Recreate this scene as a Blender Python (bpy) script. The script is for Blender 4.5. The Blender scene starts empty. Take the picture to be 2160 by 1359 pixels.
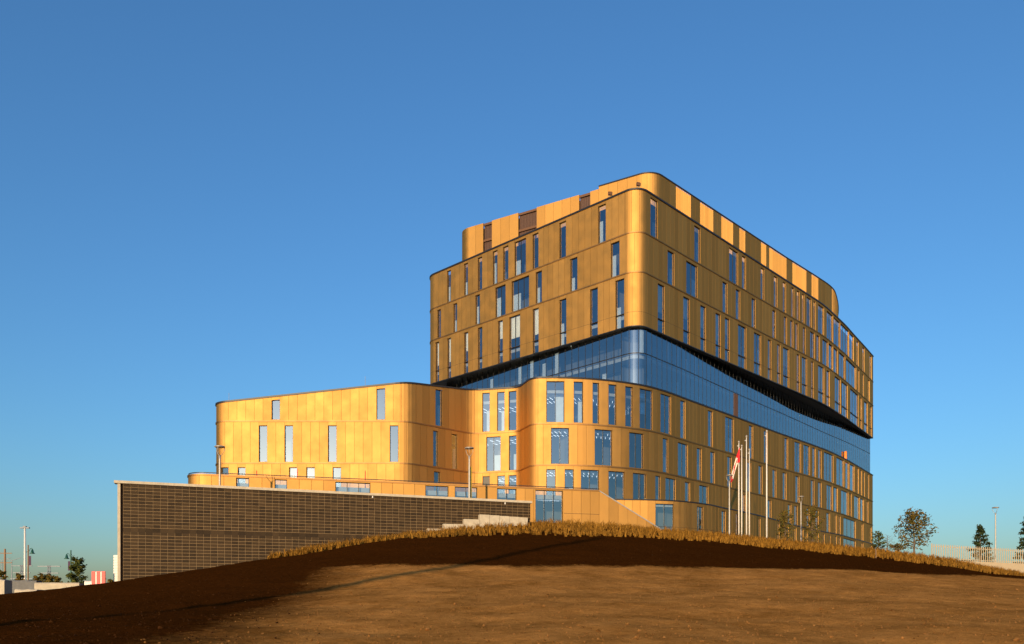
import bpy, math, random
import numpy as np
from mathutils import noise, Vector, Matrix
random.seed(7)
R_ = math.radians
F, CX, YH = 1650.0, 1080.0, 1278.0            # focal length in photo pixels, centre column, horizon row
scene = bpy.context.scene
col = scene.collection

# ------------------------------------------------------------------ camera, sky, sun, exposure
cam_d = bpy.data.cameras.new("camera")
cam_d.sensor_width = 36.0
cam_d.lens = 36.0 * F / 2160.0
cam_d.shift_y = (YH - 679.5) / 2160.0
cam_d.clip_end = 9000.0
cam = bpy.data.objects.new("camera", cam_d)
cam.location = (0, 0, 0)
cam.rotation_euler = (R_(90), 0, 0)
col.objects.link(cam)
scene.camera = cam

SUN_EL = R_(7.5)
SUN_H = (-math.sin(R_(15)), -math.cos(R_(15)))  # horizontal direction towards the sun (behind the camera, left)
world = bpy.data.worlds.new("World")
scene.world = world
world.use_nodes = True
wn = world.node_tree
wn.nodes.clear()
sky = wn.nodes.new("ShaderNodeTexSky")
sky.sky_type = 'NISHITA'
sky.sun_disc = False
sky.sun_elevation = SUN_EL
sky.sun_rotation = math.atan2(SUN_H[0], SUN_H[1])
sky.altitude = 100
sky.air_density = 1.25
sky.dust_density = 1.2
sky.ozone_density = 5.2
bg = wn.nodes.new("ShaderNodeBackground")
bg.inputs["Strength"].default_value = 0.15
wo = wn.nodes.new("ShaderNodeOutputWorld")
wn.links.new(sky.outputs[0], bg.inputs[0])
wn.links.new(bg.outputs[0], wo.inputs[0])

sun_d = bpy.data.lights.new("sun", 'SUN')
sun_d.energy = 3.7
sun_d.angle = R_(0.5)
sun_d.color = (1.0, 0.74, 0.44)
sun = bpy.data.objects.new("sun", sun_d)
to_sun = Vector((SUN_H[0] * math.cos(SUN_EL), SUN_H[1] * math.cos(SUN_EL), math.sin(SUN_EL)))
sun.rotation_euler = to_sun.to_track_quat('Z', 'Y').to_euler()
col.objects.link(sun)
scene.view_settings.view_transform = 'Standard'
scene.view_settings.look = 'None'
scene.view_settings.exposure = 0.78
scene.view_settings.gamma = 1.0

# ------------------------------------------------------------------ materials
def new_mat(name):
    m = bpy.data.materials.new(name)
    m.use_nodes = True
    nt = m.node_tree
    b = nt.nodes["Principled BSDF"]
    return m, nt, b
def nd(nt, typ, **kw):
    n = nt.nodes.new(typ)
    for k, v in kw.items():
        setattr(n, k, v)
    return n
def plain(name, rgb, rough=0.6, metal=0.0, var=0.0, scale=3.0, bump=0.0, bscale=40.0):
    m, nt, b = new_mat(name)
    b.inputs["Base Color"].default_value = (*rgb, 1)
    b.inputs["Roughness"].default_value = rough
    b.inputs["Metallic"].default_value = metal
    tc = nd(nt, "ShaderNodeTexCoord")
    if var > 0:
        nz = nd(nt, "ShaderNodeTexNoise"); nz.inputs["Scale"].default_value = scale; nz.inputs["Detail"].default_value = 6
        nt.links.new(tc.outputs["Object"], nz.inputs["Vector"])
        mp = nd(nt, "ShaderNodeMapRange"); mp.inputs[1].default_value = .3; mp.inputs[2].default_value = .7
        mp.inputs[3].default_value = 1 - var; mp.inputs[4].default_value = 1 + var
        nt.links.new(nz.outputs[0], mp.inputs[0])
        mx = nd(nt, "ShaderNodeVectorMath", operation='SCALE'); mx.inputs[0].default_value = rgb
        nt.links.new(mp.outputs[0], mx.inputs["Scale"])
        nt.links.new(mx.outputs[0], b.inputs["Base Color"])
    if bump > 0:
        n2 = nd(nt, "ShaderNodeTexNoise"); n2.inputs["Scale"].default_value = bscale; n2.inputs["Detail"].default_value = 5
        nt.links.new(tc.outputs["Object"], n2.inputs["Vector"])
        bp = nd(nt, "ShaderNodeBump"); bp.inputs["Strength"].default_value = bump; bp.inputs["Distance"].default_value = .02
        nt.links.new(n2.outputs[0], bp.inputs["Height"]); nt.links.new(bp.outputs[0], b.inputs["Normal"])
    return m
def gold_mat(name, rgb, rough, metal=0.88, var=0.07):
    m, nt, b = new_mat(name)
    oi = nd(nt, "ShaderNodeObjectInfo"); ge = nd(nt, "ShaderNodeNewGeometry")
    ad = nd(nt, "ShaderNodeMath", operation='ADD'); fr = nd(nt, "ShaderNodeMath", operation='FRACT')
    nt.links.new(oi.outputs["Random"], ad.inputs[0]); nt.links.new(ge.outputs["Random Per Island"], ad.inputs[1])
    nt.links.new(ad.outputs[0], fr.inputs[0])
    mp = nd(nt, "ShaderNodeMapRange"); mp.inputs[3].default_value = 1 - var; mp.inputs[4].default_value = 1 + var
    nt.links.new(fr.outputs[0], mp.inputs[0])
    mx = nd(nt, "ShaderNodeVectorMath", operation='SCALE'); mx.inputs[0].default_value = rgb
    nt.links.new(mp.outputs[0], mx.inputs["Scale"]); nt.links.new(mx.outputs[0], b.inputs["Base Color"])
    b.inputs["Roughness"].default_value = .8; b.inputs["Specular IOR Level"].default_value = .2
    tc = nd(nt, "ShaderNodeTexCoord")
    nz = nd(nt, "ShaderNodeTexNoise"); nz.inputs["Scale"].default_value = 0.9; nz.inputs["Detail"].default_value = 3
    nt.links.new(tc.outputs["Object"], nz.inputs["Vector"])
    bp = nd(nt, "ShaderNodeBump"); bp.inputs["Strength"].default_value = .25; bp.inputs["Distance"].default_value = .03
    nt.links.new(nz.outputs[0], bp.inputs["Height"]); nt.links.new(bp.outputs[0], b.inputs["Normal"])
    if metal > 0:
        g = nd(nt, "ShaderNodeBsdfGlossy"); g.distribution = 'BECKMANN'
        m2 = nd(nt, "ShaderNodeMapRange"); m2.inputs[1].default_value = .3; m2.inputs[2].default_value = .7
        m2.inputs[3].default_value = rough - .03; m2.inputs[4].default_value = rough + .03
        nt.links.new(nz.outputs[0], m2.inputs[0]); nt.links.new(m2.outputs[0], g.inputs["Roughness"])
        nt.links.new(mx.outputs[0], g.inputs["Color"]); nt.links.new(bp.outputs[0], g.inputs["Normal"])
        ms = nd(nt, "ShaderNodeMixShader"); ms.inputs[0].default_value = metal
        nt.links.new(b.outputs[0], ms.inputs[1]); nt.links.new(g.outputs[0], ms.inputs[2])
        nt.links.new(ms.outputs[0], nt.nodes["Material Output"].inputs[0])
    return m
def glass_mat(name, tint, low, rough=0.02):
    m, nt, b = new_mat(name)
    nt.nodes.remove(b)
    out = nt.nodes["Material Output"]
    gl = nd(nt, "ShaderNodeBsdfGlossy"); gl.inputs["Roughness"].default_value = rough
    gl.inputs["Color"].default_value = (.86, .93, 1, 1)
    tr = nd(nt, "ShaderNodeBsdfTransparent"); tr.inputs["Color"].default_value = (*tint, 1)
    lw = nd(nt, "ShaderNodeFresnel"); lw.inputs["IOR"].default_value = 1.5
    mp = nd(nt, "ShaderNodeMapRange"); mp.inputs[1].default_value = .04; mp.inputs[2].default_value = 1
    mp.inputs[3].default_value = low; mp.inputs[4].default_value = 1
    mix = nd(nt, "ShaderNodeMixShader")
    nt.links.new(lw.outputs[0], mp.inputs[0]); nt.links.new(mp.outputs[0], mix.inputs[0])
    nt.links.new(tr.outputs[0], mix.inputs[1]); nt.links.new(gl.outputs[0], mix.inputs[2])
    nt.links.new(mix.outputs[0], out.inputs[0])
    return m
def emit_mat(name, rgb, s):
    m, nt, b = new_mat(name)
    b.inputs["Base Color"].default_value = (*rgb, 1)
    b.inputs["Emission Color"].default_value = (*rgb, 1)
    b.inputs["Emission Strength"].default_value = s
    return m
def foliage_mat(name, c1, c2):
    m, nt, b = new_mat(name)
    ge = nd(nt, "ShaderNodeNewGeometry")
    rp = nd(nt, "ShaderNodeValToRGB")
    rp.color_ramp.elements[0].color = (*c1, 1); rp.color_ramp.elements[1].color = (*c2, 1)
    nt.links.new(ge.outputs["Random Per Island"], rp.inputs[0]); nt.links.new(rp.outputs[0], b.inputs["Base Color"])
    b.inputs["Roughness"].default_value = .9
    b.inputs["Specular IOR Level"].default_value = .05
    return m

MG = {}
MG['gold'] = gold_mat('gold_anodised_panel', (.47, .246, .066), .64, .80, .11)
MG['ledge'] = gold_mat('bronze_ledge', (.36, .19, .07), .6)
MG['black'] = plain('black_roof_edge', (.012, .012, .014), .5)
MG['backing'] = plain('dark_backing', (.035, .02, .01), .8)
MG['frame'] = plain('dark_window_frame', (.02, .018, .016), .45, .3)
MG['glass'] = glass_mat('window_glass', (.80, .88, .92), .29)
MG['glassband'] = glass_mat('curtain_wall_glass', (.74, .84, .92), .33)
MG['soffit'] = plain('dark_soffit', (.05, .03, .014), .32, .6)
MG['interior'] = plain('dark_interior', (.10, .10, .10), .9, var=.2, scale=.5)
MG['slab'] = plain('ceiling_slab', (.34, .35, .36), .8)
MG['blind'] = plain('cream_blind', (.78, .72, .60), .85, var=.05)
MG['curtain'] = plain('pale_interior_wall', (.46, .50, .54), .85, var=.05)
MG['roof'] = plain('roof_membrane', (.30, .28, .25), .9, var=.15)
MG['louver'] = plain('louver_screen', (.10, .055, .04), .7, .3, var=.15, scale=8)
MG['rust'] = plain('brown_steel', (.13, .06, .025), .6, .2)
MG['lamp_on'] = emit_mat('ceiling_light_tube', (.93, .97, 1.0), 1.1)
MG['steel'] = plain('galvanised_steel', (.36, .34, .31), .5, .4, var=.08)
MG['white'] = plain('white_paint', (.62, .59, .54), .5, var=.04)
MG['stone'] = plain('pale_limestone', (.42, .36, .27), .85, var=.12, scale=4, bump=.3)
MG['brick'] = gold_mat('dark_block', (.036, .022, .010), .85, 0.0, .36)
MG['mortar'] = plain('sand_mortar', (.30, .20, .10), .9, var=.1, scale=5)
MG['concrete'] = plain('concrete', (.36, .33, .28), .9, var=.15, scale=2, bump=.3)
MG['darkconcrete'] = plain('dark_concrete', (.12, .12, .12), .9, var=.15)
MG['red'] = plain('red_paint', (.58, .035, .03), .5, var=.06)
MG['flagred'] = plain('red_cloth', (.60, .02, .03), .8)
MG['flagwhite'] = plain('white_cloth', (.78, .75, .70), .8)
MG['orange'] = plain('orange_plastic', (.75, .20, .02), .5)
MG['yellow'] = plain('yellow_paint', (.75, .48, .02), .5)
MG['green'] = plain('green_enamel', (.01, .07, .05), .4, .2)
MG['purple'] = plain('purple_banner', (.05, .022, .06), .8)
MG['wood'] = plain('weathered_wood', (.22, .13, .07), .85, var=.2, scale=6)
MG['bark'] = plain('bark', (.11, .075, .05), .9, var=.25, scale=9)
MG['autumn'] = foliage_mat('autumn_leaves', (.04, .055, .012), (.17, .10, .02))
MG['leaf'] = foliage_mat('green_leaves', (.022, .04, .012), (.09, .09, .02))
MG['spruce'] = foliage_mat('dark_needles', (.012, .026, .012), (.05, .06, .02))
MG['grass'] = foliage_mat('dry_grass', (.095, .042, .006), (.38, .19, .03))
MG['clod'] = foliage_mat('soil_clods', (.12, .05, .010), (.30, .14, .04))
MG['darkclod'] = foliage_mat('topsoil_clods', (.018, .006, .001), (.055, .020, .004))
MG['fence'] = plain('cream_fence', (.46, .36, .23), .7, var=.05)
MG['far'] = plain('far_steel', (.22, .24, .27), .7)

# ------------------------------------------------------------------ mesh helpers
def link(name, me, parent=None):
    o = bpy.data.objects.new(name, me)
    col.objects.link(o)
    if parent is not None:
        o.parent = parent
    return o
class MB:
    def __init__(s):
        s.v, s.f, s.m = [], [], []
    def quad(s, a, b, c, d, mi=0):
        i = len(s.v); s.v += [a, b, c, d]; s.f.append((i, i + 1, i + 2, i + 3)); s.m.append(mi)
    def hexa(s, p, mi=0):                       # 8 corners: bottom ring 0-3, top ring 4-7
        i = len(s.v); s.v += p
        for q in ((0, 3, 2, 1), (4, 5, 6, 7), (0, 1, 5, 4), (1, 2, 6, 5), (2, 3, 7, 6), (3, 0, 4, 7)):
            s.f.append(tuple(i + k for k in q)); s.m.append(mi)
    def box(s, c, d, rz=0.0, mi=0):
        ca, sa = math.cos(rz), math.sin(rz)
        p = []
        for z in (-.5, .5):
            for x, y in ((-.5, -.5), (.5, -.5), (.5, .5), (-.5, .5)):
                X, Y = x * d[0], y * d[1]
                p.append((c[0] + X * ca - Y * sa, c[1] + X * sa + Y * ca, c[2] + z * d[2]))
        s.hexa(p, mi)
    def tube(s, pts, rad, n=8, mi=0, cap=True):
        rings = []
        N = len(pts)
        for k, p in enumerate(pts):
            p = Vector(p)
            a = Vector(pts[max(0, k - 1)]); b = Vector(pts[min(N - 1, k + 1)])
            t = (b - a).normalized()
            up = Vector((0, 0, 1)) if abs(t.z) < .95 else Vector((1, 0, 0))
            u = t.cross(up).normalized(); w = t.cross(u).normalized()
            r = rad[k] if hasattr(rad, '__len__') else rad
            i0 = len(s.v)
            for q in range(n):
                an = 2 * math.pi * q / n
                s.v.append(tuple(p + u * (r * math.cos(an)) + w * (r * math.sin(an))))
            rings.append(i0)
        for k in range(N - 1):
            for q in range(n):
                a, b = rings[k], rings[k + 1]
                s.f.append((a + q, a + (q + 1) % n, b + (q + 1) % n, b + q)); s.m.append(mi)
        if cap:
            s.f.append(tuple(rings[0] + q for q in range(n))[::-1]); s.m.append(mi)
            s.f.append(tuple(rings[-1] + q for q in range(n))); s.m.append(mi)
    def build(s, name, mats, parent=None, smooth=False):
        me = bpy.data.meshes.new(name)
        me.from_pydata(s.v, [], s.f)
        if not isinstance(mats, (list, tuple)):
            mats = [mats]
        for m in mats:
            me.materials.append(m)
        if len(mats) > 1:
            me.polygons.foreach_set('material_index', s.m)
        if smooth:
            me.polygons.foreach_set('use_smooth', [True] * len(me.polygons))
        me.update()
        return link(name, me, parent)
def tag(o, label=None, cat=None, group=None, kind=None):
    if label: o['label'] = label
    if cat: o['category'] = cat
    if group: o['group'] = group
    if kind: o['kind'] = kind
    return o
def empty(name, loc, label, cat, group=None):
    o = bpy.data.objects.new(name, None); col.objects.link(o)
    o.location = loc
    return tag(o, label, cat, group)
def adopt(o, parent):                            # mesh is in world coordinates; parent sits at its base
    o.parent = parent
    o.matrix_parent_inverse = parent.matrix_basis.inverted()
    return o
def pix(x, y, D):
    return ((x - CX) / F * D, D, (YH - y) * D / F)

# ------------------------------------------------------------------ plan curves
class Path:
    def __init__(s, pts):
        s.p = np.array(pts, float)
        d = np.diff(s.p, axis=0); L = np.hypot(d[:, 0], d[:, 1])
        keep = np.r_[True, L > 1e-5]; s.p = s.p[keep]
        d = np.diff(s.p, axis=0); L = np.hypot(d[:, 0], d[:, 1])
        s.s = np.r_[0, np.cumsum(L)]
        t = d / L[:, None]
        tv = np.vstack([t[:1], t[:-1] + t[1:], t[-1:]]); tv /= np.hypot(tv[:, 0], tv[:, 1])[:, None]
        s.n = np.stack([tv[:, 1], -tv[:, 0]], 1)
        s.u = s.p[:, 0] / s.p[:, 1]
        s.len = s.s[-1]
    def at(s, q, off=0.0):
        x = np.interp(q, s.s, s.p[:, 0]); y = np.interp(q, s.s, s.p[:, 1])
        nx = np.interp(q, s.s, s.n[:, 0]); ny = np.interp(q, s.s, s.n[:, 1])
        l = math.hypot(nx, ny) or 1
        return (x + nx / l * off, y + ny / l * off)
    def px(s, x):                                # arc length where the picture column x meets the visible face
        u = (x - CX) / F
        best = None
        for i in range(len(s.u) - 1):
            a, b = s.u[i], s.u[i + 1]
            if a <= u <= b and b > a:
                k = (u - a) / (b - a); q = s.s[i] + k * (s.s[i + 1] - s.s[i]); y = s.p[i, 1] + k * (s.p[i + 1, 1] - s.p[i, 1])
                if best is None or y < best[1]:
                    best = (q, y)
        return best[0] if best else (0.0 if u < s.u.min() else s.len)
    def samples(s, a, b):
        return [a] + [q for q in s.s if a + .02 < q < b - .02] + [b]
def fillet(verts):                               # (x, y, r) -> points with rounded corners
    out = []
    for i, v in enumerate(verts):
        r = v[2] if len(v) > 2 else 0
        if r == 0 or i in (0, len(verts) - 1):
            out.append(v[:2]); continue
        p, a, b = Vector(v[:2]), Vector(verts[i - 1][:2]), Vector(verts[i + 1][:2])
        da, db = (a - p).normalized(), (b - p).normalized()
        ang = math.acos(max(-1, min(1, da.dot(db))))
        tl = r / math.tan(ang / 2)
        c = p + (da + db).normalized() * (r / math.sin(ang / 2))
        s0, s1 = p + da * tl - c, p + db * tl - c
        a0 = math.atan2(s0.y, s0.x); a1 = math.atan2(s1.y, s1.x)
        dd = (a1 - a0 + math.pi) % (2 * math.pi) - math.pi
        n = max(4, int(abs(dd) / R_(7)))
        for k in range(n + 1):
            q = a0 + dd * k / n
            out.append((c.x + r * math.cos(q), c.y + r * math.sin(q)))
    return out
def spline(pts, n=5):
    P = [pts[0]] + list(pts) + [pts[-1]]
    out = []
    for i in range(1, len(P) - 2):
        p0, p1, p2, p3 = (np.array(P[i + k - 1], float) for k in range(4))
        for k in range(n):
            t = k / n
            out.append(tuple(.5 * (2 * p1 + (p2 - p0) * t + (2 * p0 - 5 * p1 + 4 * p2 - p3) * t * t + (3 * p1 - p0 - 3 * p2 + p3) * t ** 3)))
    out.append(tuple(pts[-1]))
    return out
def zf(z, q):
    return z(q) if callable(z) else z
def ribbon(mb, path, a, b, o0, o1, z0, z1, mi=0):
    S = path.samples(a, b); i0 = len(mb.v)
    for q in S:
        pi, po = path.at(q, o0), path.at(q, o1)
        za, zb = zf(z0, q), zf(z1, q)
        mb.v += [(pi[0], pi[1], za), (po[0], po[1], za), (po[0], po[1], zb), (pi[0], pi[1], zb)]
    for k in range(len(S) - 1):
        c, d = i0 + 4 * k, i0 + 4 * k + 4
        for e in range(4):
            mb.f.append((c + e, d + e, d + (e + 1) % 4, c + (e + 1) % 4)); mb.m.append(mi)
    e = i0 + 4 * (len(S) - 1)
    mb.f.append((i0, i0 + 1, i0 + 2, i0 + 3)); mb.m.append(mi)
    mb.f.append((e + 3, e + 2, e + 1, e)); mb.m.append(mi)
def face_strip(mb, path, a, b, off, z0, z1):
    S = path.samples(a, b)
    for q, r in zip(S[:-1], S[1:]):
        p, t = path.at(q, off), path.at(r, off)
        mb.quad((*p, z0), (*t, z0), (*t, z1), (*p, z1))
def cap(mb, pts, z, mi=0):
    i = len(mb.v); mb.v += [(p[0], p[1], z if not hasattr(z, '__len__') else z[k]) for k, p in enumerate(pts)]
    mb.f.append(tuple(range(i, i + len(pts)))); mb.m.append(mi)

TOWER = Path(fillet([(2, 122), (-11.74, 105.15, 2.0), (13.26, 82.02, 1.6), (44.0, 112.85)]) +
             spline([(44.0, 112.85), (46.5, 115.6), (49.5, 119.3), (52.6, 123.2), (55.8, 127.5), (59.8, 132.8), (63.8, 138.2)])[1:])
GLASS = Path(fillet([(0, 118), (-9.4, 105.6, 1.5), (13.35, 82.5, 1.6), (19.4, 88.9), ]) +
             spline([(19.4, 88.9), (24.5, 94.7), (30.1, 101.0), (38.9, 110.7), (48.4, 121.4), (54.8, 128.4), (63.3, 138.3)])[1:])
PENT = Path(fillet([(2, 118), (-7.6, 104.5, 2.0), (16.34, 90.34, 2.2), (39.5, 112.9)]) +
            spline([(39.5, 112.9), (46.8, 119.8), (50.5, 123.6), (52.6, 126.9), (55.5, 133), (58, 140), (60, 147)])[1:])
PODIUM = Path(fillet([(-28.5, 98), (-30.3, 78.4, 1.6), (-10.6, 78.4, 2.8), (-4.2, 84.15, 2.4), (0.75, 83.0, 1.3), (2.0, 79.5, 1.5), (4.6, 79.45)]) +
              spline([(4.6, 79.45), (7.2, 79.75), (9.76, 80.45), (12.3, 81.5), (14.73, 82.95), (17.5, 85.5), (20.45, 88.7), (27.1, 95.7), (35.5, 104.7), (44.5, 114),
                      (48.6, 118.6), (54.1, 125.5), (64.1, 139)])[1:])
TERR = Path(fillet([(-22, 70), (-24.6, 56.75, 1.4), (7.3, 65.4), (12.7, 66.87)]))
BASE2 = Path(spline([(4.0, 80.0), (8, 79.6), (10.6, 79.5), (14.7, 80.0), (17.8, 81.1), (21, 83.6), (23.6, 86.7), (26.3, 89.7), (31.2, 95.8), (37.6, 104.6), (45.2, 113.9),
                     (49.3, 118.4), (54.5, 125.2), (64.5, 138.9)]))
Rz, L1, L2, Jz, Bz, G1, MRz, Az, Bz2, Cz = 43.95, 39.5, 35.3, 31.1, 29.65, 26.9, 23.1, 18.5, 14.3, 10.75
sV2, sV3 = PODIUM.px(852), PODIUM.px(1000)
def pod_top(q):
    s1 = PODIUM.px(470)
    return float(np.interp(q, [0, s1, sV2, sV3], [19.9, 20.35, 22.3, 23.1]))

# ------------------------------------------------------------------ the building
bld = empty('office_building', (0, 80, 5), 'large gold metal clad office building with rounded corners and recessed glass storeys', 'building')
PANELS = []                                       # (pixel area, ribbon arguments)
def add_panel(path, a, b, z0, z1, o1=0.0):
    p, q = path.at(a), path.at(b)
    w = abs(p[0] / p[1] - q[0] / q[1]) * F
    h = (zf(z1, a) - zf(z0, a)) / ((p[1] + q[1]) / 2) * F
    PANELS.append((w * h, path, a, b, z0, z1, o1))
backing = MB(); strips = MB()
def fill(path, a, b, z0, z1, mod=.86):
    if b - a < .05:
        return
    n = max(1, round((b - a) / mod)); w = (b - a) / n
    for k in range(n):
        add_panel(path, a + k * w + .011, a + (k + 1) * w - .011, z0, z1)
    ribbon(backing, path, a, b, -.12, -.07, (lambda q: zf(z0, q) - .02), (lambda q: zf(z1, q) + .02))
rng = random.Random(3)
def window(path, a, b, z0, z1, n=1, transom=None, curtain=.7, blind=.0, parent=None, deep=.12, right=True, door=False):
    zt = zf(z1, (a + b) / 2); zb = zf(z0, (a + b) / 2)
    A, B = path.at(a), path.at(b); A2, B2 = path.at(a, -deep), path.at(b, -deep)
    m = MB()
    m.quad((*A, zb), (*A2, zb), (*A2, zt), (*A, zt)); m.quad((*B2, zb), (*B, zb), (*B, zt), (*B2, zt))
    m.quad((*A, zt), (*A2, zt), (*B2, zt), (*B, zt)); m.quad((*A2, zb), (*A, zb), (*B, zb), (*B2, zb))
    t = Vector((B2[0] - A2[0], B2[1] - A2[1])); L = t.length; t.normalize(); nr = Vector((t.y, -t.x))
    def P(k, off, z):
        return (A2[0] + t.x * k + nr.x * off, A2[1] + t.y * k + nr.y * off, z)
    def bar(k0, k1, za, zc, o0=-.03, o1=.05):
        m.hexa([P(k0, o1, za), P(k1, o1, za), P(k1, o0, za), P(k0, o0, za), P(k0, o1, zc), P(k1, o1, zc), P(k1, o0, zc), P(k0, o0, zc)], 1)
    fw = .045
    bar(.002, fw, zb + .002, zt - .002); bar(L - fw, L - .002, zb + .002, zt - .002)
    bar(fw, L - fw, zb + .002, zb + fw); bar(fw, L - fw, zt - fw, zt - .002)
    for k in range(1, n):
        bar(L * k / n - .025, L * k / n + .025, zb + fw, zt - fw)
    if transom:
        bar(fw, L - fw, transom - .03, transom + .03, -.02, .045)
    w = m.build('window', [MG['gold'], MG['frame']], parent or bld)
    for k in range(n):
        g = MB(); k0, k1 = L * k / n + .02, L * (k + 1) / n - .02
        g.quad(P(k0, .006, zb + .02), P(k1, .006, zb + .02), P(k1, .006, zt - .02), P(k0, .006, zt - .02))
        g.build('pane', MG['frame'] if door else MG['glass'], w)
    def slabv(nm, k0, k1, za, zc, o, mat):
        g = MB()
        g.hexa([P(k0, o, za), P(k1, o, za), P(k1, o - .04, za), P(k0, o - .04, za), P(k0, o, zc), P(k1, o, zc), P(k1, o - .04, zc), P(k0, o - .04, zc)])
        g.build(nm, mat, w)
    if rng.random() < blind:
        f = rng.uniform(.35, .62)
        slabv('blind', .06, L - .06, zb + (zt - zb) * (1 - f) , zt - .05, -.16, MG['blind'])
    elif rng.random() < curtain:
        f = rng.uniform(.42, .66)
        if right: slabv('curtain', L * .52, L - .05, zb + .05, zb + (zt - zb) * f, -.09, MG['curtain'])
        else: slabv('curtain', .05, L * .45, zb + .05, zb + (zt - zb) * f, -.09, MG['curtain'])
    return w
def row(path, s0, s1, z0, z1, wins, head=.42, foot=.10, transom=None, curtain=.7, blind=0.0, top=.0):
    """one storey: panels between the windows, a strip over each window. wins: (x0, x1, panes) in photo columns"""
    W = sorted((path.px(w[0]), path.px(w[1]), w[2] if len(w) > 2 else 1, w[3] if len(w) > 3 else None) for w in wins)
    q = s0
    for a, b, n, opt in W:
        if b - a < .5:
            c = (a + b) / 2; a, b = c - .32, c + .32
        if a < q + .02: a = q + .02
        if b < a + .3: continue
        fill(path, q, a, z0, z1)
        zh = (lambda Q: zf(z1, Q) - head)
        zs = (lambda Q: zf(z0, Q) + foot)
        window(path, a, b, zs, zh, n, transom, 0 if path is PODIUM and path.at(a)[0] < -9 else curtain, blind, deep=(.15 if path.at(a)[0] > 13 else .2), right=(path.at(a)[0] > 13 or path is PODIUM), door=(opt == 'door'))
        ribbon(strips, path, a + .004, b - .004, -.05, -.002, (lambda Q: zf(z1, Q) - head + .002), z1)
        if foot > .02: ribbon(strips, path, a + .004, b - .004, -.05, -.002, z0, (lambda Q: zf(z0, Q) + foot - .002))
        q = b
    fill(path, q, s1, z0, z1)
def ledge(path, a, b, z, name='ledge', mat='ledge', out=.07, h=.07):
    m = MB(); ribbon(m, path, a, b, -.06, out, (lambda q: zf(z, q) - h), (lambda q: zf(z, q) + h))
    return m.build(name, MG[mat], bld, False)

# tower storeys
tl, te = TOWER.px(907.6) - 1.2, TOWER.len
tl = max(tl, 8.0)
T1 = [(949.2, 958.7), (991.5, 1001), (1024.7, 1034.8), (1059.3, 1070), (1082.4, 1094.1), (1107.4, 1131.8, 2), (1145.8, 1157.9), (1199.5, 1212.3), (1271.9, 1285.6),
      (1370.3, 1381.8), (1444.2, 1455.3), (1511.2, 1529.5, 2), (1538, 1546.4), (1579.3, 1587.3), (1610.3, 1618.5), (1632.3, 1640), (1653.9, 1661), (1668, 1675), (1681.7, 1688),
      (1694.5, 1707.5, 2), (1713.7, 1720), (1725.7, 1738, 2), (1743.9, 1757, 2), (1758.5, 1772, 2), (1773, 1790.6, 3), (1791.7, 1800.7), (1807, 1811), (1819.5, 1823.5), (1834.5, 1838.5)]
T2 = [(924.2, 933), (965, 974.5), (1018.7, 1029.5), (1065, 1088, 2), (1101.2, 1138.4, 3), (1152.3, 1164.8), (1220.4, 1234), (1294.3, 1309.4),
      (1397.9, 1409.2), (1429.7, 1449.9, 2), (1497.8, 1507.3), (1524.8, 1534), (1559, 1567.6), (1606.8, 1614.7), (1635, 1642.3), (1651, 1658.6), (1664.5, 1671.8), (1684.4, 1691.8),
      (1704, 1717, 2), (1722.3, 1729.3), (1735, 1747, 2), (1748, 1757), (1758.6, 1767), (1770, 1782.5, 2), (1784.8, 1806, 3), (1809.3, 1812.5), (1818.7, 1822), (1831, 1834.5)]
T3 = [(919.4, 928.4), (949.6, 958.9), (991.5, 1001.5), (1024.7, 1035), (1071, 1081.8), (1095.9, 1119.5, 2), (1146, 1158.2), (1199.9, 1213), (1257.4, 1271.4), (1302.4, 1317.4),
      (1381.9, 1393), (1424.5, 1436), (1455.3, 1465.4), (1484, 1494), (1502.6, 1512), (1529.5, 1547, 2), (1564, 1580, 2), (1596, 1604), (1618.3, 1626), (1632.8, 1648, 2), (1668, 1675.4),
      (1681.7, 1695.5, 2), (1707.3, 1714), (1726, 1738.5, 2), (1743.7, 1750.4), (1761, 1773, 2), (1775.8, 1788, 2), (1793.6, 1810.8, 3), (1814.5, 1818.3), (1823, 1830.4), (1835.5, 1839)]
row(TOWER, tl, te, L1, Rz, T1, head=.28, foot=.10)
row(TOWER, tl, te, L2, L1, T2)
row(TOWER, tl, te, Bz, L2, T3, foot=.02, transom=Jz, curtain=.5, blind=.65)
for z in (L1, L2):
    ledge(TOWER, tl, te, z)
ledge(TOWER, tl, te, Jz, 'joint_line', 'backing', .004, .012)
ledge(TOWER, tl, te, Rz + .09, 'roof_edge', 'black', .10, .09)
m = MB(); ribbon(m, TOWER, tl, te, -.5, .02, Bz - .10, Bz - .01); m.build('fascia_edge', MG['black'], bld)
def closed(path, s0, back, s1=None):
    return [path.at(q, -.45) for q in path.samples(s0, path.len if s1 is None else s1)] + back
tb = [(58, 152), (20, 150), (4, 124)]
for nm, z, mt in (('soffit', Bz + .25, 'soffit'), ('roof', Rz - .6, 'roof')):
    m = MB(); cap(m, closed(TOWER, tl, tb), z); o = m.build(nm, MG[mt], bld)
    o.location.z = 0
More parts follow.
